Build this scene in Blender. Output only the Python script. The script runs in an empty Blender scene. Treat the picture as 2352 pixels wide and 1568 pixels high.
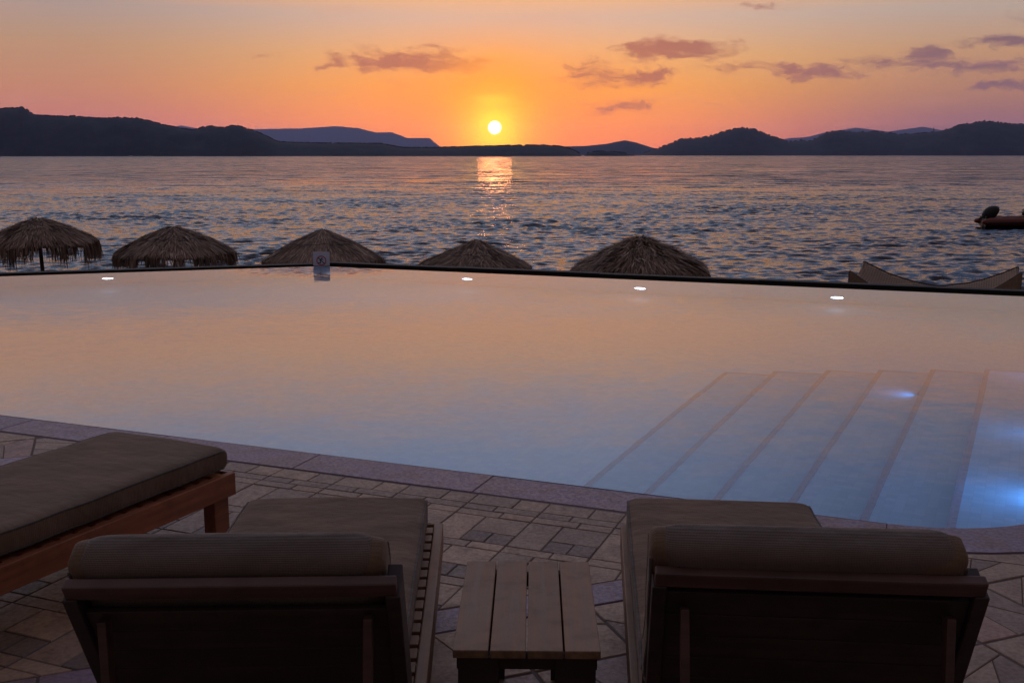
import bpy, bmesh, math, random
import numpy as np
from mathutils import Vector, Matrix, noise as mnoise
R = math.radians
SC = bpy.context.scene
COL = SC.collection
random.seed(7); np.random.seed(7)

# ------------------------------------------------------------------ camera
HC = 1.6                      # eye height above the deck
TH = math.atan(429/2350)      # downward pitch
cam = bpy.data.cameras.new('camera'); co = bpy.data.objects.new('camera', cam); COL.objects.link(co)
co.location = (0, 0, HC); co.rotation_euler = (math.pi/2 - TH, 0, 0)
cam.sensor_width = 36; cam.lens = 2350/2352*36; cam.clip_start = .05; cam.clip_end = 90000
SC.camera = co
SC.view_settings.view_transform = 'Standard'; SC.view_settings.look = 'None'
SC.view_settings.exposure = 0; SC.view_settings.gamma = 1; SC.view_settings.use_curve_mapping = False
SC.cycles.max_bounces = 8; SC.cycles.volume_bounces = 1; SC.cycles.transmission_bounces = 8
SC.cycles.blur_glossy = .5; SC.cycles.sample_clamp_indirect = 4

# ------------------------------------------------------------------ node helpers
def lin(c):
    return tuple(((v/255)/12.92 if v/255 <= .04045 else ((v/255+.055)/1.055)**2.4) for v in c) + (1,)
class NT:
    def __init__(s, nt): s.t = nt; s.n = nt.nodes; s.l = nt.links
    def put(s, sock, v):
        if isinstance(v, bpy.types.NodeSocket): s.l.new(v, sock)
        elif v is not None: sock.default_value = v
    def node(s, kind, ins=None, **pr):
        n = s.n.new(kind)
        for k, v in pr.items(): setattr(n, k, v)
        for k, v in (ins or {}).items(): s.put(n.inputs[k], v)
        return n
    def m(s, op, a, b=None, c=None, clamp=False):
        n = s.n.new('ShaderNodeMath'); n.operation = op; n.use_clamp = clamp
        s.put(n.inputs[0], a); s.put(n.inputs[1], b); s.put(n.inputs[2], c); return n.outputs[0]
    def v(s, op, a, b=None, out=0, scale=None):
        n = s.n.new('ShaderNodeVectorMath'); n.operation = op
        s.put(n.inputs[0], a); s.put(n.inputs[1], b)
        if scale is not None: s.put(n.inputs['Scale'], scale)
        return n.outputs[out]
    def ramp(s, f, stops, interp='LINEAR'):
        n = s.n.new('ShaderNodeValToRGB'); n.color_ramp.interpolation = interp; e = n.color_ramp.elements
        while len(e) < len(stops): e.new(.5)
        for i, (p, c) in enumerate(stops): e[i].position = p; e[i].color = c
        s.put(n.inputs[0], f); return n.outputs[0]
    def mix(s, f, a, b, mode='MIX'):
        n = s.n.new('ShaderNodeMix'); n.data_type = 'RGBA'; n.blend_type = mode; n.clamp_factor = True
        s.put(n.inputs[0], f); s.put(n.inputs[6], a); s.put(n.inputs[7], b); return n.outputs[2]
    def step(s, f, a, b, lo=0., hi=1.):
        n = s.n.new('ShaderNodeMapRange'); n.interpolation_type = 'SMOOTHSTEP'
        s.put(n.inputs[0], f); s.put(n.inputs[1], a); s.put(n.inputs[2], b); s.put(n.inputs[3], lo); s.put(n.inputs[4], hi)
        return n.outputs[0]
    def noise(s, vec, scale, detail=3, rough=.5, out='Fac'):
        n = s.node('ShaderNodeTexNoise', {'Vector': vec, 'Scale': scale, 'Detail': detail, 'Roughness': rough})
        return n.outputs[out]

# ------------------------------------------------------------------ sky (world)
SUN_X, SUN_Z = (1137-1176)/2350, math.tan(R(1.45))   # the low sun just left of straight ahead
SUN_AZ, SUN_EL = math.atan(SUN_X), R(1.45)
world = bpy.data.worlds.new('World'); SC.world = world; world.use_nodes = True
w = NT(world.node_tree); w.n.clear()
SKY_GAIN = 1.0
def build_sky():
    d = w.node('ShaderNodeTexCoord').outputs['Generated']
    sep = w.node('ShaderNodeSeparateXYZ', {0: d}).outputs
    dx, dy, dz = sep[0], sep[1], sep[2]
    el = w.m('MULTIPLY', w.m('ARCSINE', dz), 180/math.pi)
    az = w.m('MULTIPLY', w.m('ARCTAN2', dx, dy), 180/math.pi)
    e = w.m('DIVIDE', el, 60, clamp=True)
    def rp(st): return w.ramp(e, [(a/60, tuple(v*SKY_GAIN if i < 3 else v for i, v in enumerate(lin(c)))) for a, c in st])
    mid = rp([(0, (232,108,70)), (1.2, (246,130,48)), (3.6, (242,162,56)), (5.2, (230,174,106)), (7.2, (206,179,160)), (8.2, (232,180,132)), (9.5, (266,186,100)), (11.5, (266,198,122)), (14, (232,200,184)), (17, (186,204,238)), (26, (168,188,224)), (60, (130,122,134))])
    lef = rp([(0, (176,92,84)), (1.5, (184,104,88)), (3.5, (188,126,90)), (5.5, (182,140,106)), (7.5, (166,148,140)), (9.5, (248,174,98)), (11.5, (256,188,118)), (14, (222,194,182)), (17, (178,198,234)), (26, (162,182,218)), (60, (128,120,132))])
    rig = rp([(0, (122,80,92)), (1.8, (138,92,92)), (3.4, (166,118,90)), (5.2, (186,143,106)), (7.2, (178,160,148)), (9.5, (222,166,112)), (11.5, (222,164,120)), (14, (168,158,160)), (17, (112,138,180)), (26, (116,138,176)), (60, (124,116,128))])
    back = rp([(0, (48,40,46)), (5, (62,52,54)), (12, (76,66,66)), (30, (90,80,84)), (60, (122,114,122))])
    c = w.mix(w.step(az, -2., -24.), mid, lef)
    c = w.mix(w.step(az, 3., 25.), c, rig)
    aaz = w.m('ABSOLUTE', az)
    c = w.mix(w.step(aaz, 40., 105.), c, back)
    # direction in tangent coordinates for glow and clouds
    hx = w.m('DIVIDE', dx, w.m('MAXIMUM', dy, .05)); hz = w.m('DIVIDE', dz, w.m('MAXIMUM', dy, .05))
    P = w.node('ShaderNodeCombineXYZ', {0: hx, 1: hz, 2: 0.}).outputs[0]
    front = w.step(dy, .05, .3)
    # warm wide glow round the sun
    def dist(cx, cz, sx, sz):
        return w.v('LENGTH', w.v('MULTIPLY', w.v('SUBTRACT', P, (cx, cz, 0)), (1/sx, 1/sz, 0)), out=1)
    g1 = w.m('MULTIPLY', w.m('POWER', 2.718, w.m('MULTIPLY', w.m('POWER', dist(SUN_X, SUN_Z+.012, .15, .065), 2.), -1.)), front)
    c = w.mix(w.m('MULTIPLY', g1, .62), c, lin((255,138,34)))
    # clouds
    wob = w.noise(w.v('MULTIPLY', P, (1, 2.2, 1)), 22, 4, .6, 'Color')
    Pw = w.v('ADD', P, w.v('MULTIPLY', w.v('SUBTRACT', wob, (.5,.5,.5)), (.07, .024, 0)))
    blobs = [(772,147,22,13,.8),(880,150,66,20,1),(985,156,70,17,1),(1090,158,50,13,.8),(1010,122,48,12,.6),(905,195,30,10,.35),
      (1125,200,80,18,.4),(1490,126,75,21,1),(1590,128,56,17,.85),(1340,162,44,15,.6),(1410,188,110,18,.7),(1480,175,56,14,.7),(1660,165,60,12,.5),
      (1760,166,50,10,.6),(1850,180,84,15,1),(1665,115,22,12,.45),(1980,152,60,14,.55),(2090,135,45,19,1),(2150,165,95,15,.75),(2260,158,64,15,.6),
      (2290,110,96,13,1),(2265,202,86,8,1),(1420,250,100,16,.5),(1740,33,66,6,.4),(2310,58,36,14,.3),(620,140,60,6,.2)]
    acc = None
    for x, y, bw, bh, s in blobs:
        cx, cz = (x-1176)/2350, (355-y)/2350
        q = w.v('MULTIPLY', w.v('SUBTRACT', Pw, (cx, cz, 0)), (2350/bw/1.35, 2350/bh/1.4, 0))
        b = w.step(w.v('LENGTH', q, out=1), 1.35, 0., 0., s)
        acc = b if acc is None else w.m('ADD', acc, b)
    fine = w.noise(w.v('MULTIPLY', Pw, (1, 2.8, 1)), 44, 8, .64)
    a = w.step(w.m('ADD', acc, w.m('MULTIPLY', w.m('SUBTRACT', fine, .5), 2.6)), .02, 1.0)
    a = w.m('MULTIPLY', w.m('MULTIPLY', a, w.step(acc, .02, .25)), front)
    near_sun = w.step(dist(SUN_X, SUN_Z, .11, .085), .25, 1.)
    ccol = w.mix(w.step(hx, .1, .45), lin((150,84,74)), lin((108,80,98)))
    ccol = w.mix(w.m('SUBTRACT', 1., near_sun), ccol, lin((245,150,50)))
    c = w.mix(w.m('MULTIPLY', a, .85), c, ccol)
    # faint high streaks
    st = w.noise(w.v('MULTIPLY', Pw, (1, 7, 1)), 9, 5, .6)
    c = w.mix(w.m('MULTIPLY', w.m('MULTIPLY', w.step(st, .5, .75), front), .16), c, lin((206,140,120)))
    # orange and yellow aureole, then the disc
    cl = w.m('MULTIPLY', w.m('SUBTRACT', w.noise(w.v('MULTIPLY', Pw, (1, 3.4, 1)), 26, 4, .55), .5), .55)
    def gau(d_): return w.m('POWER', 2.718, w.m('MULTIPLY', w.m('POWER', d_, 2.), -1.))
    g2 = w.m('MINIMUM', w.m('MULTIPLY', gau(w.m('ADD', dist(SUN_X, SUN_Z+.008, .044, .044), w.m('MULTIPLY', cl, .7))), 1.7), 1.)
    c = w.mix(w.m('MULTIPLY', g2, w.m('MULTIPLY', front, .95)), c, (1.1, .38, .0, 1))
    g3 = gau(dist(SUN_X, SUN_Z, .022, .022))
    c = w.mix(w.m('MULTIPLY', g3, front), c, (1.3, .88, .0, 1))
    g3 = w.step(dist(SUN_X-.002, SUN_Z+.026, .02, .006), 1.3, .2)
    c = w.mix(w.m('MULTIPLY', w.m('MULTIPLY', g3, front), .35), c, (1.3, .8, .02, 1))
    r = dist(SUN_X, SUN_Z, .0062, .0062)
    c = w.mix(w.m('MULTIPLY', w.step(r, 1.12, .86), front), c, (2.2, 1.9, 1.4, 1))
    # what is behind the haze is lifted where the path through the air is long
    lift = w.m('POWER', 2.718, w.m('MINIMUM', w.m('DIVIDE', HAZE_D*HAZE_TOP, w.m('MAXIMUM', w.m('ABSOLUTE', dz), .001)), HAZE_D*HAZE_R))
    c = w.v('SCALE', c, scale=w.m('MULTIPLY', lift, .9))
    c = w.mix(w.step(el, -.4, -3.), c, lin((60,48,62)))
    return c
HAZE_D, HAZE_TOP, HAZE_R = 5e-5, 720., 27500.
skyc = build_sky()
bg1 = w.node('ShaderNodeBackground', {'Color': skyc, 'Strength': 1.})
nish = w.node('ShaderNodeTexSky', sky_type='NISHITA', sun_disc=False, sun_elevation=SUN_EL, sun_rotation=SUN_AZ)
bg2 = w.node('ShaderNodeBackground', {'Color': w.v('MULTIPLY', nish.outputs[0], (.3,.2,.15)), 'Strength': .05})
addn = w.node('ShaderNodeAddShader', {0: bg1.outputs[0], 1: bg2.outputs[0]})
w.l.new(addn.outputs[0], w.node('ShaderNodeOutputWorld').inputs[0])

sl = bpy.data.lights.new('sun', 'SUN'); sl.energy = .045; sl.angle = R(1.9); sl.color = (1, .28, .09)
so = bpy.data.objects.new('sun', sl); COL.objects.link(so)
sd = Vector((math.sin(SUN_AZ)*math.cos(SUN_EL), math.cos(SUN_AZ)*math.cos(SUN_EL), math.sin(SUN_EL)))
so.rotation_euler = sd.to_track_quat('Z', 'Y').to_euler()

# ------------------------------------------------------------------ object helpers
def tag(o, label=None, cat=None, group=None, kind=None):
    if label: o['label'] = label
    if cat: o['category'] = cat
    if group: o['group'] = group
    if kind: o['kind'] = kind
    return o
def empty(name, loc=(0,0,0), rz=0, **k):
    o = bpy.data.objects.new(name, None); COL.objects.link(o); o.location = loc; o.rotation_euler = (0,0,rz); o.empty_display_size = .1
    return tag(o, **k)
class MB:
    def __init__(s): s.v = []; s.f = []; s.c = []; s.mi = []
    def add(s, vs, fs, M=None, col=None, mi=0):
        b = len(s.v); s.v += [tuple(M @ Vector(v)) if M else tuple(v) for v in vs]
        s.f += [tuple(i+b for i in f) for f in fs]; s.c += [col if col is not None else .5]*len(fs); s.mi += [mi]*len(fs)
    def box(s, x0, x1, y0, y1, z0, z1, M=None, col=None, mi=0):
        vs = [(x,y,z) for z in (z0,z1) for y in (y0,y1) for x in (x0,x1)]
        s.add(vs, [(0,2,3,1),(4,5,7,6),(0,1,5,4),(2,6,7,3),(0,4,6,2),(1,3,7,5)], M, col, mi)
    def prism(s, poly, z0, z1, M=None, col=None, mi=0):
        n = len(poly)
        vs = [(p[0],p[1],z0) for p in poly]+[(p[0],p[1],z1) for p in poly]
        s.add(vs, [tuple(range(n-1,-1,-1)), tuple(range(n,2*n))]+[(i,(i+1)%n,n+(i+1)%n,n+i) for i in range(n)], M, col, mi)
    def bar(s, a, b, wd, th, up=(0,0,1), M=None, col=None, mi=0):
        a = Vector(a); b = Vector(b); d = (b-a); L = d.length; d.normalize(); u = Vector(up); x = d.cross(u).normalized(); u = x.cross(d).normalized()
        vs = [a+x*(i*wd/2)+u*(j*th/2)+d*(k*L) for k in (0,1) for j in (-1,1) for i in (-1,1)]
        s.add(vs, [(0,2,3,1),(4,5,7,6),(0,1,5,4),(2,6,7,3),(0,4,6,2),(1,3,7,5)], M, col, mi)
    def tube(s, pts, rad, n=8, M=None, col=None, mi=0, cap=True):
        pts = [Vector(p) for p in pts]; m = len(pts); rs = rad if isinstance(rad, (list,tuple)) else [rad]*m
        vs = []; ref = Vector((0,0,1))
        for i, p in enumerate(pts):
            t = (pts[min(i+1,m-1)]-pts[max(i-1,0)]).normalized()
            x = t.cross(ref)
            if x.length < .05: x = t.cross(Vector((0,1,0)))
            x.normalize(); y = x.cross(t)
            for k in range(n):
                a = 2*math.pi*k/n; vs.append(p+(x*math.cos(a)+y*math.sin(a))*rs[i])
        fs = [(i*n+k, i*n+(k+1)%n, (i+1)*n+(k+1)%n, (i+1)*n+k) for i in range(m-1) for k in range(n)]
        if cap: fs += [tuple(range(n-1,-1,-1)), tuple((m-1)*n+k for k in range(n))]
        s.add(vs, fs, M, col, mi)
    def build(s, name, mat, parent=None, bevel=0, smooth=False, **k):
        me = bpy.data.meshes.new(name); me.from_pydata(s.v, [], s.f); me.validate(clean_customdata=False)
        if len(s.c) == len(me.polygons):
            at_ = me.attributes.new('tint', 'FLOAT', 'FACE'); at_.data.foreach_set('value', np.array(s.c, dtype=np.float32))
            if any(s.mi): me.polygons.foreach_set('material_index', np.array(s.mi, dtype=np.int32))
        for m_ in (mat if isinstance(mat, (list,tuple)) else [mat]): me.materials.append(m_)
        if smooth: me.polygons.foreach_set('use_smooth', [True]*len(me.polygons))
        o = bpy.data.objects.new(name, me); COL.objects.link(o)
        if parent: o.parent = parent
        if bevel:
            b = o.modifiers.new('bevel', 'BEVEL'); b.width = bevel; b.segments = 2; b.limit_method = 'ANGLE'; b.harden_normals = False
        return tag(o, **k)

# ------------------------------------------------------------------ materials
def mat(name):
    m = bpy.data.materials.new(name); m.use_nodes = True; t = NT(m.node_tree); t.n.clear()
    out = t.node('ShaderNodeOutputMaterial'); return m, t, out
def princ(t, out, **ins):
    p = t.node('ShaderNodeBsdfPrincipled', {k.replace('_',' '): v for k, v in ins.items()}); t.l.new(p.outputs[0], out.inputs[0]); return p
def bump(t, h, strength, dist_): return t.node('ShaderNodeBump', {'Height': h, 'Strength': strength, 'Distance': dist_}).outputs[0]
def plain(name, col, rough=.6, metal=0., var=.25, scale=9.):
    m, t, o = mat(name); c = t.node('ShaderNodeTexCoord').outputs['Object']
    n = t.noise(c, scale, 5, .6)
    k = t.mix(n, tuple(v*(1-var) for v in col[:3])+(1,), tuple(min(1, v*(1+var)) for v in col[:3])+(1,))
    princ(t, o, Base_Color=k, Roughness=rough, Metallic=metal, Normal=bump(t, n, .15, .004)); return m
def wood(name, c1, c2, axis='Y', rough=.55):
    m, t, o = mat(name); c = t.node('ShaderNodeTexCoord').outputs['Object']
    s = {'Y': (26, 1.6, 26), 'X': (1.6, 26, 26), 'Z': (26, 26, 1.6)}[axis]
    tint = t.node('ShaderNodeAttribute', attribute_name='tint').outputs['Fac']
    cc = t.v('ADD', t.v('MULTIPLY', c, s), t.v('SCALE', (3.1,7.7,5.3), scale=tint))
    g = t.noise(cc, 1.6, 6, .62); blot = t.noise(c, 13, 4, .6)
    k = t.mix(t.step(g, .3, .72), c1, c2)
    k = t.mix(t.m('MULTIPLY', t.step(blot, .42, .75), .5), k, tuple(v*.5 for v in c1[:3])+(1,))
    k = t.mix(1., k, t.ramp(tint, [(0, (.8,.8,.8,1)), (1, (1.2,1.15,1.1,1))]), 'MULTIPLY')
    princ(t, o, Base_Color=k, Roughness=t.step(g, .2, .8, rough-.1, rough+.15), Normal=bump(t, g, .35, .0015)); return m
M = {}
M['teak_grey'] = wood('weathered teak', (.17,.095,.05,1), (.31,.185,.105,1))
M['teak_red'] = wood('oiled teak', (.20,.062,.026,1), (.34,.115,.05,1))
M['teak_dark'] = wood('shaded teak', (.022,.012,.010,1), (.05,.027,.023,1), 'X')  # shade on the backrests' rear is put into the colour; table legs share it
M['teak_mid'] = wood('dusky teak', (.06,.03,.024,1), (.12,.062,.05,1), 'X')  # less dark copy; light on the top rail and struts is put into it
M['rim'] = plain('black rim', (.006,.006,.006), .75, var=.5)
M['black'] = plain('black plastic', (.012,.014,.014), .4)
M['white'] = plain('sign face', (.62,.6,.68), .5, var=.05)
M['red'] = plain('sign red', (.5,.02,.03), .5, var=.05)
M['hull_red'] = plain('orange rubber', (.17,.028,.016), .45, var=.2, scale=2)
M['pole'] = wood('driftwood pole', (.06,.04,.03,1), (.13,.09,.065,1), 'Z', .8)
M['grey'] = plain('grey metal', (.2,.2,.22), .35, .8)
def fabric(name, c1, weave=900., dots=False):
    m, t, o = mat(name); c = t.node('ShaderNodeTexCoord').outputs['Object']
    big = t.noise(c, 4.5, 5, .6); fine = t.noise(c, 260, 2, .6)
    k = t.mix(t.step(big, .3, .72), tuple(v*.78 for v in c1)+(1,), tuple(v*1.2 for v in c1)+(1,))
    sx = t.node('ShaderNodeSeparateXYZ', {0: c}).outputs
    if dots:
        a = t.m('SINE', t.m('MULTIPLY', t.m('ADD', sx[0], sx[2]), 1000.)); b = t.m('SINE', t.m('MULTIPLY', t.m('SUBTRACT', sx[0], sx[2]), 1000.))
        h = t.m('MULTIPLY', a, b); k = t.mix(t.step(h, .1, .6), k, tuple(v*.45 for v in c1)+(1,))
    else:
        h = t.m('ADD', t.m('MULTIPLY', t.m('SINE', t.m('MULTIPLY', sx[0], weave)), .5), t.m('MULTIPLY', t.m('SINE', t.m('MULTIPLY', sx[1], weave)), .5))
    k = t.mix(t.m('MULTIPLY', fine, .35), k, tuple(v*.6 for v in c1)+(1,))
    wr = t.m('ADD', t.noise(t.v('MULTIPLY', c, (1, 1.8, 1.4)), 4.5, 3, .5), t.m('MULTIPLY', t.noise(c, 38, 3, .6), .12))
    hh = t.m('ADD', t.m('MULTIPLY', wr, 1.), t.m('MULTIPLY', h, .02))
    princ(t, o, Base_Color=k, Roughness=.9, Sheen_Weight=.15, Normal=bump(t, hh, .75, .03)); return m
M['fabric'] = fabric('brown canvas', (.15,.088,.047))
M['sleeve'] = fabric('brown mesh sleeve', (.15,.105,.08), dots=True)
M['seam'] = fabric('seam cord', (.075,.058,.045))
def stone(name, stops, rough=.6):
    m, t, o = mat(name); c = t.node('ShaderNodeTexCoord').outputs['Object']
    tint = t.node('ShaderNodeAttribute', attribute_name='tint').outputs['Fac']
    cc = t.v('ADD', c, t.v('SCALE', (9.1,5.7,3.3), scale=tint))
    a = t.noise(cc, 7, 6, .6); b = t.noise(cc, 60, 4, .65); vein = t.noise(t.v('MULTIPLY', cc, (1,3,1)), 13, 6, .7)
    k = t.ramp(tint, stops, 'LINEAR')
    k = t.mix(t.m('MULTIPLY', t.step(a, .42, .68), .55), k, (.19,.115,.085,1))
    k = t.mix(t.m('MULTIPLY', t.step(b, .35, .75), .35), k, (.07,.06,.065,1))
    k = t.mix(t.m('MULTIPLY', t.step(vein, .6, .68), .3), k, (.33,.28,.27,1))
    hh = t.m('ADD', t.m('MULTIPLY', a, .8), t.m('MULTIPLY', b, .35))
    princ(t, o, Base_Color=k, Roughness=t.step(b, .3, .7, rough-.12, rough+.15), Normal=bump(t, hh, .55, .006)); return m
M['stone'] = stone('deck stone', [(0,(.13,.105,.10,1)),(.2,(.22,.165,.135,1)),(.45,(.37,.255,.185,1)),(.7,(.46,.315,.22,1)),(.9,(.42,.245,.18,1)),(1,(.31,.25,.25,1))])
M['lavender'] = stone('lavender stone', [(0,(.215,.155,.235,1)),(1,(.27,.195,.27,1))], .5)
M['grout'] = plain('dark joint mortar', (.125,.095,.085), .9)
M['sand'] = plain('pebble beach', (.13,.105,.09), .9, var=.4, scale=30)
def tiles(name, c1, c2, grout_c, size):
    m, t, o = mat(name); c = t.node('ShaderNodeTexCoord').outputs['Object']
    rot = t.node('ShaderNodeVectorRotate', {0: c, 'Angle': R(26.8)}, rotation_type='Z_AXIS').outputs[0]
    f = t.v('FRACTION', t.v('SCALE', rot, scale=1/size)); q = t.v('ABSOLUTE', t.v('SUBTRACT', f, (.5,.5,.5)))
    s = t.node('ShaderNodeSeparateXYZ', {0: q}).outputs
    nz = t.node('ShaderNodeSeparateXYZ', {0: t.node('ShaderNodeNewGeometry').outputs['Normal']}).outputs[2]
    up = t.step(t.m('ABSOLUTE', nz), .4, .6)
    g = t.m('MAXIMUM', t.step(s[0], .44, .49), t.m('MAXIMUM', t.step(s[1], .44, .49), t.step(s[2], .44, .49)))
    gu = t.m('MAXIMUM', t.step(s[0], .44, .49), t.step(s[1], .44, .49))
    g = t.m('ADD', t.m('MULTIPLY', gu, up), t.m('MULTIPLY', t.step(s[2], .44, .49), t.m('SUBTRACT', 1., up)))
    cell = t.node('ShaderNodeTexWhiteNoise', {0: t.v('FLOOR', t.v('SCALE', rot, scale=1/size))}).outputs[0]
    k = t.mix(cell, c1, c2); k = t.mix(t.m('MULTIPLY', g, .5), k, grout_c)
    princ(t, o, Base_Color=k, Roughness=.3); return m
M['pooltile'] = tiles('pool mosaic', (.46,.65,.84,1), (.54,.72,.88,1), (.40,.56,.74,1), .05)
M['steptile'] = tiles('step mosaic', (.27,.45,.68,1), (.34,.52,.75,1), (.24,.4,.6,1), .05)  # pool mosaic made darker: weaker light on the steps is put into the colour
M['edgetile'] = tiles('red edge mosaic', (.23,.19,.29,1), (.30,.26,.37,1), (.3,.33,.46,1), .022)
def emis(name, col, s):
    m, t, o = mat(name); e = t.node('ShaderNodeEmission', {'Color': col, 'Strength': s}); t.l.new(e.outputs[0], o.inputs[0]); return m
M['lamp_white'] = emis('lamp lens white', (.85,.93,1,1), 4)
M['lamp_blue'] = emis('lamp lens blue', (.25,.6,1,1), 5)
# pool water: refracting sheet
m, t, o = mat('pool water'); M['water'] = m
c = t.node('ShaderNodeTexCoord').outputs['Object']
n1 = t.noise(t.v('MULTIPLY', c, (1,2.6,1)), 5., 3, .55, 'Color'); n2 = t.noise(t.v('MULTIPLY', c, (.3,.9,1)), 1., 2, .5, 'Color')
dd = t.v('ADD', t.v('MULTIPLY', t.v('SUBTRACT', n1, (.5,.5,.5)), (.025,.045,0)), t.v('MULTIPLY', t.v('SUBTRACT', n2, (.5,.5,.5)), (.018,.02,0)))
# small rings where the sign stands in the water
rr = t.v('LENGTH', t.v('SUBTRACT', c, (-2.85, 14.98, -.03)), out=1)
rip = t.m('MULTIPLY', t.m('MULTIPLY', t.m('SUBTRACT', t.noise(t.v('MULTIPLY', c, (5,14,1)), 1.3, 3, .6), .5), t.step(rr, 1.5, .35)), 1.6)
dd = t.v('ADD', dd, t.node('ShaderNodeCombineXYZ', {0: 0., 1: rip, 2: 0.}).outputs[0])
nn = t.v('NORMALIZE', t.v('ADD', t.node('ShaderNodeNewGeometry').outputs['Normal'], dd))
gl = t.node('ShaderNodeBsdfGlass', {'Color': (1,1,1,1), 'Roughness': .05, 'IOR': 1.33, 'Normal': nn}); t.l.new(gl.outputs[0], o.inputs[0])
# sea
m, t, o = mat('sea water'); M['sea'] = m
c = t.node('ShaderNodeTexCoord').outputs['Object']; N = t.node('ShaderNodeNewGeometry').outputs['Normal']
yy = t.node('ShaderNodeSeparateXYZ', {0: c}).outputs[1]
far = t.step(yy, 60., 240.)
s1 = t.noise(t.v('MULTIPLY', c, (.45,1,1)), 3.2, 5, .6, 'Color'); s2 = t.noise(t.v('MULTIPLY', c, (.35,1,1)), .5, 4, .6, 'Color'); s3 = t.noise(t.v('MULTIPLY', c, (.3,1,1)), .05, 3, .6)
patch = t.step(s3, .3, .7, .8, 1.25)
dd = t.v('MULTIPLY', t.v('SUBTRACT', s1, (.5,.5,.5)), (1.1,1.35,0))
d2 = t.v('SCALE', t.v('MULTIPLY', t.v('SUBTRACT', s2, (.5,.5,.5)), (1.0,1.5,0)), scale=t.m('MULTIPLY_ADD', far, 1.1, .45))
fb = t.noise(t.v('MULTIPLY', c, (.3,1,1)), .12, 8, .8)
d3 = t.node('ShaderNodeCombineXYZ', {0: 0., 1: t.m('MULTIPLY', t.m('SUBTRACT', .44, fb), t.m('MULTIPLY_ADD', far, 2.1, .55)), 2: 0.}).outputs[0]
nn = t.v('NORMALIZE', t.v('ADD', t.v('ADD', N, d3), t.v('SCALE', t.v('ADD', dd, d2), scale=patch)))
princ(t, o, Base_Color=(.006,.009,.022,1), Roughness=.13, IOR=1.38, Normal=nn)
def hillmat(name, c1, c2, sc):
    m, t, o = mat(name); c = t.node('ShaderNodeTexCoord').outputs['Object']
    a = t.noise(c, sc, 8, .7); b = t.noise(c, sc*.18, 5, .6)
    k = t.mix(t.step(a, .4, .65), c1, c2); k = t.mix(t.m('MULTIPLY', t.step(b, .55, .75), .35), k, (.10,.09,.085,1))
    princ(t, o, Base_Color=k, Roughness=1.); return m
M['hill'] = hillmat('scrub hillside', (.012,.017,.020,1), (.028,.034,.038,1), .02)
M['rock'] = hillmat('pale rock', (.10,.095,.09,1), (.19,.175,.165,1), .03)
m, t, o = mat('palm thatch'); M['thatch'] = m
tint = t.node('ShaderNodeAttribute', attribute_name='tint').outputs['Fac']; c = t.node('ShaderNodeTexCoord').outputs['Object']
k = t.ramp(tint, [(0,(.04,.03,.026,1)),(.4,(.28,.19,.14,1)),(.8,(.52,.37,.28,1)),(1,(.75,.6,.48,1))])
k = t.mix(t.m('MULTIPLY', t.step(t.noise(c, 2.2, 3, .6), .45, .7), .5), k, (.06,.042,.034,1))
princ(t, o, Base_Color=k, Roughness=.85)
m, t, o = mat('woven palm net'); M['net'] = m
uv = t.node('ShaderNodeUVMap').outputs[0]
su = t.node('ShaderNodeSeparateXYZ', {0: t.v('ABSOLUTE', t.v('SUBTRACT', t.v('FRACTION', uv), (.5,.5,.5)))}).outputs
hole = t.m('MULTIPLY', t.step(su[0], .31, .24), t.step(su[1], .31, .24))
bl = t.noise(t.node('ShaderNodeTexCoord').outputs['Object'], 1.3, 3, .6)
hole = t.m('MULTIPLY', hole, t.step(bl, .3, .45))
p = t.node('ShaderNodeBsdfPrincipled', {'Base Color': t.mix(t.noise(uv, 3., 3, .6), (.20,.13,.085,1), (.42,.29,.19,1)), 'Roughness': .85})
mx = t.node('ShaderNodeMixShader', {0: hole, 1: p.outputs[0], 2: t.node('ShaderNodeBsdfTransparent').outputs[0]}); t.l.new(mx.outputs[0], o.inputs[0])

M['flap'] = plain('frayed palm mat', (.27,.19,.125), .9, var=.45, scale=14)
# ------------------------------------------------------------------ layout of pool and deck
WZ = -.03
PH = R(-21.5); U = Vector((math.cos(PH), math.sin(PH))); V = Vector((-math.sin(PH), math.cos(PH)))
N0 = Vector((-1.6, 5.58)); 
SD = Vector((math.sin(R(26.8)), math.cos(R(26.8))))           # direction of the step edges and of the right wall
near_left = N0 - U*9.0
arc = []
P0 = N0 + U*3.5; rad_ = .85
cen = P0 + V*rad_; a0 = PH - math.pi/2; a1 = math.atan2(SD.y, SD.x) - math.pi/2
for i in range(13):
    a = a0 + (a1-a0)*i/12; arc.append(cen + Vector((math.cos(a), math.sin(a)))*rad_)
far_r = Vector((6.30, 11.73)); corner = Vector((-2.85, 15.13)); far_l = Vector((-6.96, 13.84))
FL = (far_l-corner).normalized(); FR = (far_r-corner).normalized()
far_left = corner + FL*9.5
tt = (far_r-arc[-1]).dot(SD); far_right = arc[-1] + SD*tt
# meet the line of the far edge exactly
def isect(p, d, q, e):
    det = d.x*(-e.y)+e.x*d.y; r = q-p; s = (r.x*(-e.y)+e.x*r.y)/det; return p+d*s
far_right = isect(arc[-1], SD, corner, FR)
pool = [near_left] + arc + [far_right, corner, far_left]       # counter-clockwise

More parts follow.
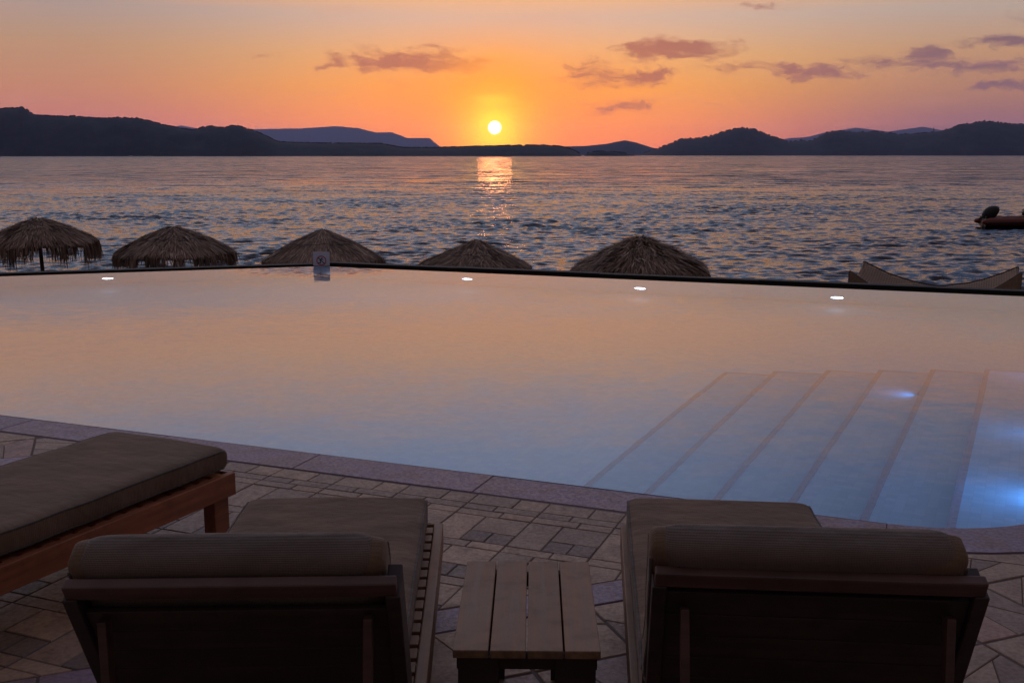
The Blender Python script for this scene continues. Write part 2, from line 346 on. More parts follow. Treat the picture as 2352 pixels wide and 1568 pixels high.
def walls(mb, poly, z0, z1, closed=True):
    n = len(poly)
    for i in range(n if closed else n-1):
        a, b = poly[i], poly[(i+1) % n]; mb.add([(a.x,a.y,z0),(b.x,b.y,z0),(b.x,b.y,z1),(a.x,a.y,z1)], [(3,2,1,0)])
mb = MB(); walls(mb, pool, -1.25, WZ-.002); mb.add([(p.x,p.y,-1.25) for p in pool], [tuple(range(len(pool)))])
mb.build('pool_shell', M['pooltile'], kind='structure')
mb = MB(); mb.add([(p.x,p.y,WZ) for p in pool], [tuple(range(len(pool)))]); mb.build('pool_water', M['water'], kind='structure')
# water line band under the coping
mb = MB(); walls(mb, [near_left]+arc+[far_right], WZ-.002, .0, False); mb.build('pool_waterline_wall', M['lavender'], kind='structure')

# steps: six edges, 15 cm each
SU = Vector((math.cos(R(-20)), math.sin(R(-20))))
e_far = [Vector((3.72,7.88)), Vector((3.36,8.03)), Vector((3.0,8.18)), Vector((2.62,8.33)), Vector((2.22,8.46)), Vector((1.83,8.6))]
def inside_near(p, d):  # walk back along -d to the near edge line of the pool
    return isect(p, d, N0, U)
steps = empty('pool_steps', (0,0,0), label=None); 
tag(steps, kind='structure')
wall_pt = far_right
for k, fp in enumerate(e_far):
    z = -.18-.15*k
    np_ = inside_near(fp, SD) + SD*.004
    nxt_f = e_far[k-1] if k else isect(fp, SU*1.0, arc[-1], SD) - SU*.004
    nxt_n = (inside_near(e_far[k-1], SD)+SD*.004) if k else None
    if k:
        poly = [np_, nxt_n, nxt_f, fp]
    else:
        ins = [q + (cen-q)*.01 for q in arc if (q-np_).dot(SD.orthogonal()*-1) > 0]
        rightside = [q for q in arc if (q - np_).dot(Vector((SD.y,-SD.x))) > .01]
        poly = [np_] + [q + (cen-q).normalized()*.004 for q in rightside] + [nxt_f, fp]
    # far ends of lower treads run to the same cross wall
    mb = MB(); mb.prism([(q.x, q.y) for q in poly], -1.24, z); st = mb.build('tread', M['steptile'], steps)
    mb = MB(); side = Vector((SD.y, -SD.x))
    a, b = np_+SD*.01, fp-SD*.002
    mb.prism([(q.x, q.y) for q in (a-side*.003, a+side*.036, b+side*.036, b-side*.003)], z-.05, z+.004)
    b2 = nxt_f
    cdir = (b2-fp).normalized(); 
    mb.prism([(q.x, q.y) for q in (fp+SD*.003, fp-SD*.022, b2-SD*.022, b2+SD*.003)], z-.02, z+.0035)
    mb.build('edge_tiles', M['edgetile'], steps)

# infinity edge: black gutter and outer wall behind the far edges
outl = [corner+FL*14, corner, far_right+FR*.9]
def offset_pl(pts, d):
    res = []
    for i, p in enumerate(pts):
        ns = []
        for j in (i-1, i):
            if 0 <= j < len(pts)-1:
                e = (pts[j+1]-pts[j]).normalized(); ns.append(Vector((-e.y, e.x)))
        nrm = sum(ns, Vector((0,0))).normalized(); k = d/nrm.dot(ns[0]); res.append(p+nrm*k)
    return res
def strip(mb, pts, d0, d1, z0, z1, z0b=None, z1b=None):
    A = offset_pl(pts, d0); B = offset_pl(pts, d1)
    for i in range(len(pts)-1):
        q = [A[i], B[i], B[i+1], A[i+1]]; ar = sum(q[k].x*q[(k+1)%4].y-q[(k+1)%4].x*q[k].y for k in range(4))
        if ar < 0: q = q[::-1]
        mb.prism([(p.x,p.y) for p in q], z0, z1)
gut = empty('infinity_edge', (0,0,0), kind='structure')
mb = MB(); strip(mb, outl, .004, .07, -1.6, WZ-.006); mb.build('weir', M['rim'], gut)
mb = MB(); strip(mb, outl, .071, .42, -.6, -.3); mb.build('gutter_floor', M['rim'], gut)
for k in range(2):
    L0, L1 = outl[k], outl[k+1]; Ln = (L1-L0).length; n = max(2, int(Ln/2.1)); 
    off = offset_pl(outl, .421); off2 = offset_pl(outl, .60)
    for i in range(n):
        a, b = i/n, (i+1)/n
        q = [off[k].lerp(off[k+1], a), off[k].lerp(off[k+1], b), off2[k].lerp(off2[k+1], b), off2[k].lerp(off2[k+1], a)]
        mb = MB(); dz = random.uniform(-.006,.004); mb.prism([(p.x,p.y) for p in q], -3.4, -.035+dz+(.02 if k else 0)); mb.build('rim_block', M['rim'], gut, bevel=.006)

# ------------------------------------------------------------------ paving
def clip(poly, p, n):   # keep side where (q-p).n >= 0
    out = []
    for i in range(len(poly)):
        a, b = poly[i], poly[(i+1) % len(poly)]; da, db = (a-p).dot(n), (b-p).dot(n)
        if da >= 0: out.append(a)
        if da*db < 0: out.append(a+(b-a)*(da/(da-db)))
    return out
def area(poly): return .5*sum(poly[i].x*poly[(i+1)%len(poly)].y-poly[(i+1)%len(poly)].x*poly[i].y for i in range(len(poly)))
def inset(poly, d):
    if len(poly) < 3: return []
    if area(poly) < 0: poly = poly[::-1]
    res = list(poly)
    for i in range(len(poly)):
        a, b = poly[i], poly[(i+1) % len(poly)]; e = b-a
        if e.length < 1e-5: continue
        n = Vector((-e.y, e.x)).normalized(); res = clip(res, a+n*d, n)
        if len(res) < 3: return []
    return res
mbS, mbL = MB(), MB()
def lay(poly, gap, tint, tgt=None):
    q = inset(poly, gap)
    if len(q) < 3 or area(q) < .0004: return
    z = random.uniform(-.002, .001)
    b = q; tpl = inset(q, .0025)
    T = (tgt or mbS)
    n = len(b)
    if len(tpl) != n: T.prism([(p.x,p.y) for p in b], -.03, z, col=tint); return
    vs = [(p.x,p.y,-.03) for p in b]+[(p.x,p.y,z-.003) for p in b]+[(p.x,p.y,z) for p in tpl]
    fs = [(i,(i+1)%n,n+(i+1)%n,n+i) for i in range(n)]+[(n+i,n+(i+1)%n,2*n+(i+1)%n,2*n+i) for i in range(n)]+[tuple(range(2*n,3*n))]
    T.add(vs, fs, col=tint)
# coping: its inner side is the pool's near edge
COPW = .275; JN = .018
def offs_path(pts, d):
    res = []
    for i, p in enumerate(pts):
        a = pts[max(i-1,0)]; b = pts[min(i+1,len(pts)-1)]; e = (b-a).normalized(); res.append(p+Vector((e.y,-e.x))*d)
    return res
j0 = .6
cut = []
x = j0 - 1.02*9
path_len = 3.5
while x < path_len: cut.append(x); x += 1.02
prev = -9.0
for c_ in [c_ for c_ in cut if c_ > -9.0] + [path_len]:
    a, b = N0+U*prev, N0+U*c_
    sk = U*-.0
    lay([a, a-V*COPW, b-V*COPW, b], .0025, random.random(), mbL); prev = c_
oa = offs_path([P0]+arc[1:]+[far_right], COPW); ia = [P0]+arc[1:]+[far_right]
oa[0] = P0 - V*COPW
for i in range(0, len(ia)-2, 4):
    j = min(i+4, len(ia)-2); poly = ia[i:j+1]+oa[i:j+1][::-1]
    b = poly if area(poly) > 0 else poly[::-1]
    mbL.prism([(p.x,p.y) for p in b], -.03, .0, col=random.random())
e0 = ia[-2]; o0 = oa[-2]; o0 = e0+Vector((SD.y,-SD.x))*COPW; Lr = (far_right-e0).length; k = 0
while k*1.02 < Lr:
    a = e0+SD*(k*1.02); b = e0+SD*min(Lr, (k+1)*1.02); s_ = Vector((SD.y,-SD.x))*COPW
    lay([a, a+s_, b+s_, b], .0025, random.random(), mbL); k += 1
mbL.build('pool_coping', M['lavender'], kind='structure')

# region limits in the plane
EDGE = N0 - V*(COPW+JN)
B1 = Vector((-.284,3.422)); D1 = Vector((math.cos(R(21.3)), math.sin(R(21.3)))); Nn = Vector((-D1.y, D1.x))   # lavender band, far side
BW = .172
A0 = Vector((.107,4.379)); CELL = .366
def cell_pieces(kind):
    if kind == 0:
        return [([0,.58,0,.19],None),([.58,1,0,.19],None),([0,.42,.19,1],None),([.42,1,.19,.68],None),([.42,.72,.68,1],.05),([.72,1,.68,1],.1)]
    return [([0,.3,0,.1],.06),([.3,.6,0,.14],.03),([0,.6,.12,.81],None),([.6,1,0,.81],None),([0,.42,.81,1],.25),([.42,1,.81,1],.3)]
def world_uv(s, t_): return A0 + U*(s*CELL) - V*(t_*CELL)
LB = Vector((-1.62, 4.9)); LN = U.copy()      # regular paving lies right of this line
for i in range(-8, 22):
    for j in range(-4, 12):
        kind = 1 if j == -1 else 0
        for (s0,s1,t0,t1), tint in cell_pieces(kind):
            poly = [world_uv(i+s0,j+t0), world_uv(i+s0,j+t1), world_uv(i+s1,j+t1), world_uv(i+s1,j+t0)]
            poly = clip(poly, EDGE, -V)
            if len(poly) > 2: poly = clip(poly, B1, Nn)
            if len(poly) > 2: poly = clip(poly, LB, LN)
            if len(poly) > 2 and (poly[0]-Vector((0,4))).length < 6:
                lay(poly, .003, tint if tint is not None else random.uniform(.3,.75))
def band(p, d, n, w_, lo, hi, extra=None):
    x = lo
    while x < hi:
        L = random.uniform(.55,.95); poly = [p+d*x-n*w_, p+d*(x+L)-n*w_, p+d*(x+L), p+d*x]
        poly = clip(poly, EDGE, -V)
        if extra and len(poly) > 2: poly = clip(poly, *extra)
        if len(poly) > 2: lay(poly, .005, random.uniform(0,1), mbB)
        x += L
mbB = MB()
band(B1, D1, Nn, BW, -7, 9)
B2 = B1 + Nn*2.62
band(B2, D1, Nn, .17, -9, 2, (LB, -LN))
def shatter(poly, depth):
    if depth == 0 or area(poly) < .012: return [poly]
    c_ = sum(poly, Vector((0,0)))/len(poly); a = random.uniform(0, math.pi)
    n = Vector((math.cos(a), math.sin(a))); p = c_+Vector((random.uniform(-.04,.04), random.uniform(-.04,.04)))
    out = []
    for s_ in (1,-1):
        q = clip(poly, p, n*s_)
        if len(q) > 2: out += shatter(q, depth-1) if random.random() < .85 else [q]
    return out
def crazy(limits, irange, jrange, org):
    for i in irange:
        for j in jrange:
            o_ = org + D1*(i*CELL) + Nn*(j*CELL)
            poly = [o_, o_+D1*CELL, o_+D1*CELL+Nn*CELL, o_+Nn*CELL]
            poly = clip(poly, EDGE, -V)
            for l in limits:
                if len(poly) > 2: poly = clip(poly, *l)
            if len(poly) < 3: continue
            poly = inset(poly, .0045)
            if len(poly) < 3 or abs(area(poly)) < .001: continue
            for q in shatter(poly, 2): lay(q, .0018, random.choice([.25,.4,.45,.5,.6,.65,.7,.95,.3]) + random.uniform(-.05,.05))
crazy([(B1-Nn*(BW+.0), -Nn)], range(-20, 26), range(-14, 1), B1-Nn*BW+D1*.17)
crazy([(B1, Nn), (LB, -LN), (B2-Nn*.17, -Nn)], range(-26, 8), range(0, 9), B1)
crazy([(B2, Nn), (LB, -LN)], range(-26, 8), range(0, 20), B2)
mbS.build('stone_deck', M['stone'], kind='structure')
mbB.build('deck_band', M['lavender'], kind='structure')
# mortar bed around the pool
mb = MB(); inner = [near_left]+arc+[far_right]; 
outer = [Vector((-16,-6)), Vector((14,-6)), Vector((14,9)), far_right+FR*5]
ring = [Vector((-16,near_left.y)) , near_left] + arc + [far_right, far_right+FR*5, Vector((14,-6)), Vector((-16,-6))]
ring = [p-Vector((0,0)) for p in ring]
mb.prism([(p.x,p.y) for p in ring[::-1]], -.4, -.0052); mb.build('deck_base', M['grout'], kind='structure')
# plain slabs beyond the rounded corner of the coping, outside the regular joint pattern
op = [q + (q-c_).normalized()*.0 for q, c_ in zip(oa, ia)]
s0 = P0 - V*(COPW+JN*.5) + U*.05
infill = [s0] + [ia[i] + (oa[i]-ia[i]).normalized()*(COPW+JN) for i in range(2, len(ia)-1)]
endp = infill[-1] + SD*5.2; infill += [endp, endp+Vector((4.5,-1.)), s0+U*7.5]
mb = MB(); mb.prism([(p.x,p.y) for p in infill[::-1]], -.03, -.003, col=.5); mb.build('corner_paving', M['stone'], kind='structure')

# ------------------------------------------------------------------ pool lights
def pool_light(p, n, z, r, lens, watts, colr, label, size=.15):
    rt = empty('pool_light', (p.x, p.y, z), math.atan2(n.y, n.x), label=label, cat='pool light', group='underwater pool lights')
    mb = MB(); mb.tube([(0.001,0,0),(.012,0,0)], r, 24); mb.build('lens', lens, rt)
    mb = MB(); N_ = 24
    vs = [(x_, math.cos(2*math.pi*k/N_)*q, math.sin(2*math.pi*k/N_)*q) for (x_, q) in ((.0,r*1.3),(.016,r*1.22),(.016,r*1.01),(.0,r*1.01)) for k in range(N_)]
    mb.add(vs, [(a*N_+k, a*N_+(k+1)%N_, (a+1)*N_+(k+1)%N_, (a+1)*N_+k) for a in range(3) for k in range(N_)]); mb.build('ring', M['grey'], rt)
    l = bpy.data.lights.new('lamp', 'AREA'); l.shape = 'DISK'; l.size = size; l.energy = watts; l.spread = R(55) if watts > 8 else R(170); l.color = colr
    lo = bpy.data.objects.new('lamp', l); COL.objects.link(lo); lo.parent = rt; lo.location = (.03,0,0); lo.rotation_euler = (0, -math.pi/2, 0)
    return rt
nl = Vector((FL.y, -FL.x)); nl = nl if nl.y < 0 else -nl
nr = Vector((FR.y, -FR.x)); nr = nr if nr.y < 0 else -nr
WL = (.5,.72,1)
def on_far(x):
    if x < corner.x: k = (x-corner.x)/FL.x; return corner+FL*k
    return corner+FR*((x-corner.x)/FR.x)
pool_light(on_far(-5.66), nl, -.62, .064, M['lamp_white'], .5, WL, 'bright white pool lamp in the far wall, left of the sign')
pool_light(on_far(-.62), nr, -.68, .04, M['lamp_white'], .5, WL, 'small white pool lamp in the far wall, first to the right of the sign')
pool_light(on_far(1.70), nr, -.78, .064, M['lamp_white'], .5, WL, 'white pool lamp in the far wall, in front of the large right thatched parasol')
pool_light(on_far(4.03), nr, -.78, .07, M['lamp_white'], .5, WL, 'white pool lamp in the far wall, near the woven shade net')
side = Vector((SD.y, -SD.x))
BL = (.12,.45,1)
r5 = isect(Vector((2.98,7.3)), side, e_far[1], SD)
pool_light(r5-side*.004+Vector((0,0)), -side, -.40, .035, M['lamp_blue'], .22, BL, 'blue lamp in the riser of a submerged pool step', .06)
for k, (tq, lb) in enumerate([(.06, 'blue underwater lamp low at the right pool edge, nearest the loungers'), (1.35, 'blue underwater lamp in the right pool wall, second from the loungers'), (3.15, 'faint blue underwater lamp in the right pool wall, farthest from the loungers')]):
    p = arc[-1]+SD*tq; pool_light(p-side*.004, -side, -.11, .035, M['lamp_blue'], (2.4, .8, .35)[k], BL, lb, .06)

# ------------------------------------------------------------------ sea and shore
SEA = -3.2
def build_sea():
    ys = list(np.arange(26, 60, .16)) + list(np.arange(60, 130, .3)) + list(np.arange(130, 210, .6))
    y = 210.
    while y < 30000: ys.append(y); y *= 1.045
    ys = np.array(ys); ts = np.concatenate([np.linspace(-4,-.72,12)[:-1], np.linspace(-.72,.72,620), np.linspace(.72,4,12)[1:]])
    Y, T = np.meshgrid(ys, ts, indexing='ij'); X = T*(Y+4)
    rng = np.random.RandomState(3); Z = np.zeros_like(X)
    for lam, amp, n in ((8,.012,6),(4,.010,8),(2.2,.012,16),(1.2,.013,26),(.75,.011,34)):
        for _ in range(n):
            l = lam*rng.uniform(.75,1.3); th = rng.normal(-.12,.42); kx, ky = math.sin(th)*2*math.pi/l, math.cos(th)*2*math.pi/l
            p = X*kx+Y*ky+rng.uniform(0,6.28); Z += amp*rng.uniform(.5,1)*(np.sin(p)+.25*np.cos(2*p))
    # groupiness
    G = .75+.5*np.sin(X*.11+Y*.05+1)*np.sin(Y*.16-X*.04)+.3*np.sin(X*.31+2)*np.sin(Y*.37)
    Z *= .82*np.clip(G,.6,1.35)*np.clip((210-Y)/130,0,1)*np.clip(1.3-np.abs(T),0,1)
    Z += SEA
    n, m_ = X.shape; me = bpy.data.meshes.new('sea')
    idx = np.arange(n*m_).reshape(n, m_); q = np.stack([idx[:-1,:-1], idx[:-1,1:], idx[1:,1:], idx[1:,:-1]], -1).reshape(-1,4)
    me.vertices.add(n*m_); me.vertices.foreach_set('co', np.stack([X,Y,Z],-1).reshape(-1).astype(np.float32))
    me.loops.add(q.size); me.loops.foreach_set('vertex_index', q.reshape(-1).astype(np.int32))
    me.polygons.add(len(q)); me.polygons.foreach_set('loop_start', (np.arange(len(q))*4).astype(np.int32)); me.update(calc_edges=True)
    me.polygons.foreach_set('use_smooth', [True]*len(q)); me.materials.append(M['sea'])
    o = bpy.data.objects.new('sea', me); COL.objects.link(o); tag(o, kind='structure')
build_sea()
mb = MB(); vs = []; fs = []; nx, ny = 60, 30
for j in range(ny):
    for i in range(nx):
        x_ = -60+120*i/(nx-1); y_ = 12+22*j/(ny-1); z_ = -2.85 - max(0, y_-25)*.055 + .06*mnoise.noise(Vector((x_*.4,y_*.4,0)))
        vs.append((x_,y_,z_))
for j in range(ny-1):
    for i in range(nx-1): fs.append((j*nx+i, j*nx+i+1, (j+1)*nx+i+1, (j+1)*nx+i))
mb.add(vs, fs); mb.build('beach_ground', M['sand'], smooth=True, kind='structure')
mb = MB(); mb.box(-60,60,-30,12.0,-3.6,-2.9); mb.build('ground', M['sand'], kind='structure')

# ------------------------------------------------------------------ hills
def hill(name, prof, dist, depth, mt, seed, rough=1., trees=0., nx=None, rise=355):
    xs = [p[0] for p in prof]; hs = [max(0, (rise-p[1])/2350*dist) for p in prof]
    X0, X1 = [(v-1176)/2350*dist for v in (xs[0], xs[-1])]
    nx = nx or 420; ny = 26; vs = []; fs = []
    PX = [(v-1176)/2350*dist for v in xs]
    for j in range(ny):
        v = j/(ny-1); f = math.sin(min(v/.5, 1)*math.pi/2)**.85 if v <= .5 else math.cos((v-.5)/.5*math.pi/2)**.85
        for i in range(nx):
            x_ = X0+(X1-X0)*i/(nx-1); h = float(np.interp(x_, PX, hs)); y_ = dist+(v-.5)*depth
            k = x_*(y_/dist)                                   # ridge line follows the same bearing
            n_ = mnoise.fractal(Vector((k/dist*26+seed, v*5, seed)), 1., 2., 5)
            g = mnoise.noise(Vector((k/dist*9+seed*2, 0, 0)))
            z_ = h*f*(1-.16*abs(n_)*(1-f)*2) + h*.05*n_*min(1,(1-f)*4)*rough
            z_ += h*.012*mnoise.fractal(Vector((x_/dist*160, seed, v*3)), 1., 2., 3)*rough*f
            vs.append((k, y_, SEA-.5 + max(0, z_)+ (.5 if h > 0 else 0)))
    for j in range(ny-1):
        for i in range(nx-1): fs.append((j*nx+i, j*nx+i+1, (j+1)*nx+i+1, (j+1)*nx+i))
    mb = MB(); mb.add(vs, fs)
    if trees:
        rng = random.Random(seed)
        top = (ny//2)*nx
        for i in range(int(trees*nx)):
            q = rng.randrange(4, nx-4); jr = rng.randint(-2, 1); v0 = vs[top+jr*nx+q]; h = float(np.interp(v0[0], PX, hs))
            if h < 6: continue
            s_ = rng.uniform(2.2, 4.6)*(dist/3200)
            pts = [(v0[0]+s_*1.1*math.cos(a)*rng.uniform(.7,1.1), v0[1]+s_*math.sin(a), v0[2]-s_*.3+zz*s_) for zz in (0,.75) for a in [k*math.pi/3 for k in range(6)]]
            pts += [(v0[0]+rng.uniform(-.3,.3)*s_, v0[1], v0[2]+s_*1.0)]
            mb.add(pts, [(k,(k+1)%6,6+(k+1)%6,6+k) for k in range(6)]+[(6+k,6+(k+1)%6,12) for k in range(6)])
    return mb.build(name, mt, smooth=True, kind='structure')
hill('hill_left', [(-260,300),(-200,270),(-60,262),(0,257),(30,251),(75,248),(90,254),(104,265),(140,267),(200,268),(250,272),(300,271),(340,273),(380,283),(430,294),(458,298),(480,292),(500,290),(530,293),(548,288),(565,290),(600,301),(650,324),(700,326),(770,327),(880,328),(930,337),(1000,337),(1100,334),(1180,332),(1245,331),(1275,333),(1300,337),(1320,345),(1336,355)], 3200, 520, M['hill'], 3, 1., 2.2, 620)
hill('hill_islet', [(1336,355),(1350,348),(1370,345),(1400,345),(1430,349),(1450,353),(1466,355)], 3300, 110, M['hill'], 5, 1., .7, 90)
hill('hill_middle', [(1230,348),(1290,336),(1340,335),(1390,330),(1430,322),(1455,327),(1490,338),(1560,352)], 9500, 900, M['hill'], 8, .6, 0, 120)
hill('hill_right', [(1460,355),(1490,345),(1520,334),(1560,318),(1590,317),(1620,313),(1650,303),(1690,294),(1720,297),(1750,309),(1800,325),(1830,322),(1850,324),(1880,306),(1905,300),(1950,304),(1990,302),(2050,309),(2100,306),(2140,301),(2180,289),(2230,279),(2260,281),(2300,286),(2352,284),(2500,280),(2700,296),(2950,318),(3250,330),(3600,355)], 5000, 900, M['hill'], 11, .8, 1.2, 560)
hill('hill_distant', [(395,300),(430,290),(460,295),(500,305),(560,300),(620,298),(700,297),(780,292),(830,296),(870,306),(905,305),(940,318),(975,318),(990,318),(1012,336),(1040,350)], 26000, 1500, M['hill'], 14, .7, 0, 260)
hill('hill_far_right', [(1740,330),(1800,318),(1840,316),(1880,306),(1950,295),(1990,300),(2020,304),(2060,299),(2100,293),(2140,300),(2220,310),(2400,330)], 26500, 1500, M['hill'], 17, .7, 0, 200)
# pale cliff on the left headland
# radio mast on the ridge
mast = empty('radio_mast', ((2125-1176)/2350*5000, 5000, SEA+(355-304)/2350*5000-4), label='thin radio mast on the ridge of the right hills', cat='mast')
mb = MB()
for sx_, sy_ in ((-1,-1),(1,-1),(1,1),(-1,1)): mb.tube([(sx_*3,sy_*3,0),(sx_*.6,sy_*.6,26)], .5, 5)
for k in range(8):
    z_ = 3*k; r_ = 3-2.4*z_/26; z2 = z_+3; r2 = 3-2.4*z2/26
    mb.tube([(-r_,-r_,z_),(r2,-r2,z2)], .25, 4); mb.tube([(r_,r_,z_),(-r2,r2,z2)], .25, 4)
mb.build('lattice', M['black'], mast)
mb = MB(); mb.tube([(0,0,25.5),(0,0,36)], .5, 6); mb.build('antenna', M['black'], mast)

# ------------------------------------------------------------------ thatched parasols
def thatch_umbrella(x, y, zt, rad, rise, seed, label, fringe=(.22,.42), gaps=.35, shaggy=1., pole_dx=0, tilt=0., dome=.04):
    rng = random.Random(seed)
    gz = -2.9
    rt = empty('thatched_parasol', (x, y, gz), label=label, cat='beach parasol', group='thatched beach parasols along the shore below the pool')
    apex = zt-gz
    ph = [rng.uniform(0,6.28) for _ in range(4)]
    def Rr(a): return rad*(1+.035*math.sin(3*a+ph[0])+.03*math.sin(7*a+ph[1])*shaggy)
    def surf(a, r):   # r 0..1
        z_ = apex - rise*(r**.93)*(1+.04*math.sin(5*a+ph[2])) + .03*math.sin(r*3.14) + .03*math.exp(-(r/.13)**2) + dome*math.sin(r*3.14) + .02*shaggy*math.sin(11*a+ph[3])*math.sin(r*9)  + tilt*r*math.cos(a)
        return Vector((math.cos(a)*Rr(a)*r, math.sin(a)*Rr(a)*r, z_))
    mb = MB()
    # under layer
    na, nr_ = 36, 6
    vs = [surf(2*math.pi*i/na, (j+.05)/nr_*.96)-Vector((0,0,.05)) for j in range(nr_+1) for i in range(na)]
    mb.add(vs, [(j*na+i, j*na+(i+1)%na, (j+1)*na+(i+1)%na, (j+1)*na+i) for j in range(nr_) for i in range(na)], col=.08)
    tiers = [(0,900),(.16,1100),(.34,1500),(.52,1900),(.7,2100)]
    for r0, cnt in tiers:
        for _ in range(cnt):
            a = rng.uniform(0, 2*math.pi); rs = max(0, r0+rng.uniform(-.07,.1)); L = rng.uniform(.18,.34)
            da = rng.gauss(0,.10)/(max(rs,.12)*3); re = min(rs+L, 1.03)
            p0 = surf(a, rs); p1 = surf(a+da*.5, (rs+re)/2); p2 = surf(a+da, re)
            lift = abs(rng.gauss(0,.03))*shaggy; p1 += Vector((0,0,.012+lift*.6)); p2 += Vector((0,0,lift+rng.uniform(-.02,.03)))
            wd = rng.uniform(.005,.013); tn = Vector((-math.sin(a), math.cos(a), rng.uniform(-.4,.4)))*wd
            mb.add([p0-tn, p0+tn, p1+tn, p1-tn, p2+tn*.3, p2-tn*.3], [(0,1,2,3),(3,2,4,5)], col=min(1, max(0, rng.gauss(.5,.22))))
    # stray curls at the crown
    for _ in range(int(60*shaggy)):
        a = rng.uniform(0,6.28); p0 = surf(a, rng.uniform(0,1.)); d = Vector((math.cos(a+rng.uniform(-1,1)), math.sin(a+rng.uniform(-1,1)), rng.uniform(.1,.7)))*rng.uniform(.06,.15)
        mb.add([p0+Vector((0,0,-.01)), p0+Vector((.008,0,0)), p0+d+Vector((.006,0,0)), p0+d, p0+d*1.5-Vector((0,0,.05)), p0+d*1.5-Vector((.01,0,.06))], [(0,1,2,3),(3,2,4,5)], col=.55)
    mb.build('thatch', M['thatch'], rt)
    mb = MB()
    dens = [rng.random() for _ in range(40)]
    for _ in range(2300):
        a = rng.uniform(0,2*math.pi); dn = dens[int(a/6.2832*40) % 40]
        if dn < gaps and rng.random() < .82: continue
        L = rng.uniform(*fringe)*(.55+.6*dn); p0 = surf(a, rng.uniform(.9,1.0))+Vector((0,0,.02)); out = Vector((math.cos(a), math.sin(a),0))
        p1 = p0+out*rng.uniform(.01,.06)-Vector((0,0,L*.45)); sw = Vector((rng.gauss(0,.03), rng.gauss(0,.03),0)); p2 = p1+sw-Vector((0,0,L*.55))-out*rng.uniform(-.02,.04)
        wd = rng.uniform(.005,.012); b = rng.uniform(0,3.14); tn = Vector((math.cos(b), math.sin(b),0))*wd
        mb.add([p0-tn,p0+tn,p1+tn,p1-tn,p2+tn*.25,p2-tn*.25], [(0,1,2,3),(3,2,4,5)], col=min(1,max(0,rng.gauss(.4,.2))))
    mb.build('fringe', M['thatch'], rt)
    mb = MB(); mb.tube([(pole_dx,0,-.2),(pole_dx*.5,0,apex*.5),(0,0,apex-.1)], [.05,.047,.042], 10); mb.build('pole', M['pole'], rt, smooth=True)
    for k in range(8):
        a = k*math.pi/4+.2; e_ = surf(a, .93)-Vector((0,0,.07)); mb = MB(); mb.tube([(0,0,apex-.13), e_], .016, 6); mb.build('rib', M['pole'], rt)
    mb = MB(); mb.tube([surf(i*math.pi/18, .56)+Vector((0,0,.055)) for i in range(37)], .005, 4); mb.build('binding_wire', M['black'], rt)
    return rt
def AT(px, py, D):      # point at forward distance D seen at (px,py) of the 2352 px wide photograph
    a = math.atan((py-784)/2350)+TH; z_ = HC-D*math.tan(a); zc = D*math.cos(TH)+(HC-z_)*math.sin(TH); return ((px-1176)/2350*zc, z_)
for (px, py, D, rad_u, rise, seed, lb, kw) in [
    (86,506,24.4,1.26,.56,21,'shaggy thatched parasol at the far left showing its bare pole', dict(gaps=.5, fringe=(.3,.55), shaggy=1.3, pole_dx=.06, dome=.07)),
    (398,523,23.0,1.30,.58,22,'thatched parasol with long ragged fringe, second from the left in the row', dict(gaps=.35, fringe=(.25,.42))),
    (740,529,22.9,1.32,.66,23,'neat thatched parasol behind the no diving sign', dict(gaps=.1, fringe=(.15,.25), shaggy=.5)),
    (1094,553,24.4,1.34,.62,24,'low pointed thatched parasol standing under the sun, in the orange glitter', dict(gaps=.2, fringe=(.1,.2), shaggy=1., dome=-.01)),
    (1470,549,20.0,1.32,.62,25,'large untidy thatched parasol with loose curls on its crown, rightmost of the row', dict(gaps=.15, fringe=(.15,.3), shaggy=2., dome=.03))]:
    x_, z_ = AT(px, py, D); thatch_umbrella(x_, D, z_, rad_u, rise, seed, lb, **kw)

# ------------------------------------------------------------------ woven shade net at the right
D = 18.5
c4 = [AT(1952,622,D-.9), AT(1985,600,D+.5), AT(2338,613,D+.5), AT(2346,626,D-.9)]
net = empty('shade_net', (c4[0][0]+1.5, D, -2.9), label='woven palm shade net slung between posts at the right beyond the pool', cat='shade net')
ox, oy, oz = c4[0][0]+1.5, D, -2.9
P4 = [Vector((c4[i][0]-ox, (D-.9 if i in (0,3) else D+.5)-oy, c4[i][1]-oz)) for i in range(4)]
nu, nv = 60, 20; vs = []; uvs = []
for j in range(nv+1):
    v = j/nv
    for i in range(nu+1):
        u = i/nu
        p = P4[0].lerp(P4[1], v).lerp(P4[3].lerp(P4[2], v), u)
        u2 = 1-abs(2*u-1)**1.75
        sag = u2*(.62-.22*v) + .16*math.sin(v*math.pi)
        p = p - Vector((0,0,sag)) + Vector((0,0,.015*mnoise.noise(Vector((u*9,v*4,0))))); vs.append(p); uvs.append((u*64, v*24))
fs = [(j*(nu+1)+i, j*(nu+1)+i+1, (j+1)*(nu+1)+i+1, (j+1)*(nu+1)+i) for j in range(nv) for i in range(nu)]
mb = MB(); mb.add(vs, fs); no = mb.build('net', M['net'], net, smooth=True)
uvl = no.data.uv_layers.new(name='UVMap'); uvl.data.foreach_set('uv', np.array([uvs[l.vertex_index] for l in no.data.loops], dtype=np.float32).reshape(-1))
sm = no.modifiers.new('solid', 'SOLIDIFY'); sm.thickness = .012
for j in (0, nv):
    mb = MB(); mb.tube([vs[j*(nu+1)+i] for i in range(nu+1)], .014, 6); mb.build('hem', M['pole'], net, smooth=True)
for p in P4:
    mb = MB(); mb.tube([(p.x,p.y,-.2), (p.x,p.y,p.z+.0)], .022, 8); mb.build('post', M['pole'], net, smooth=True)
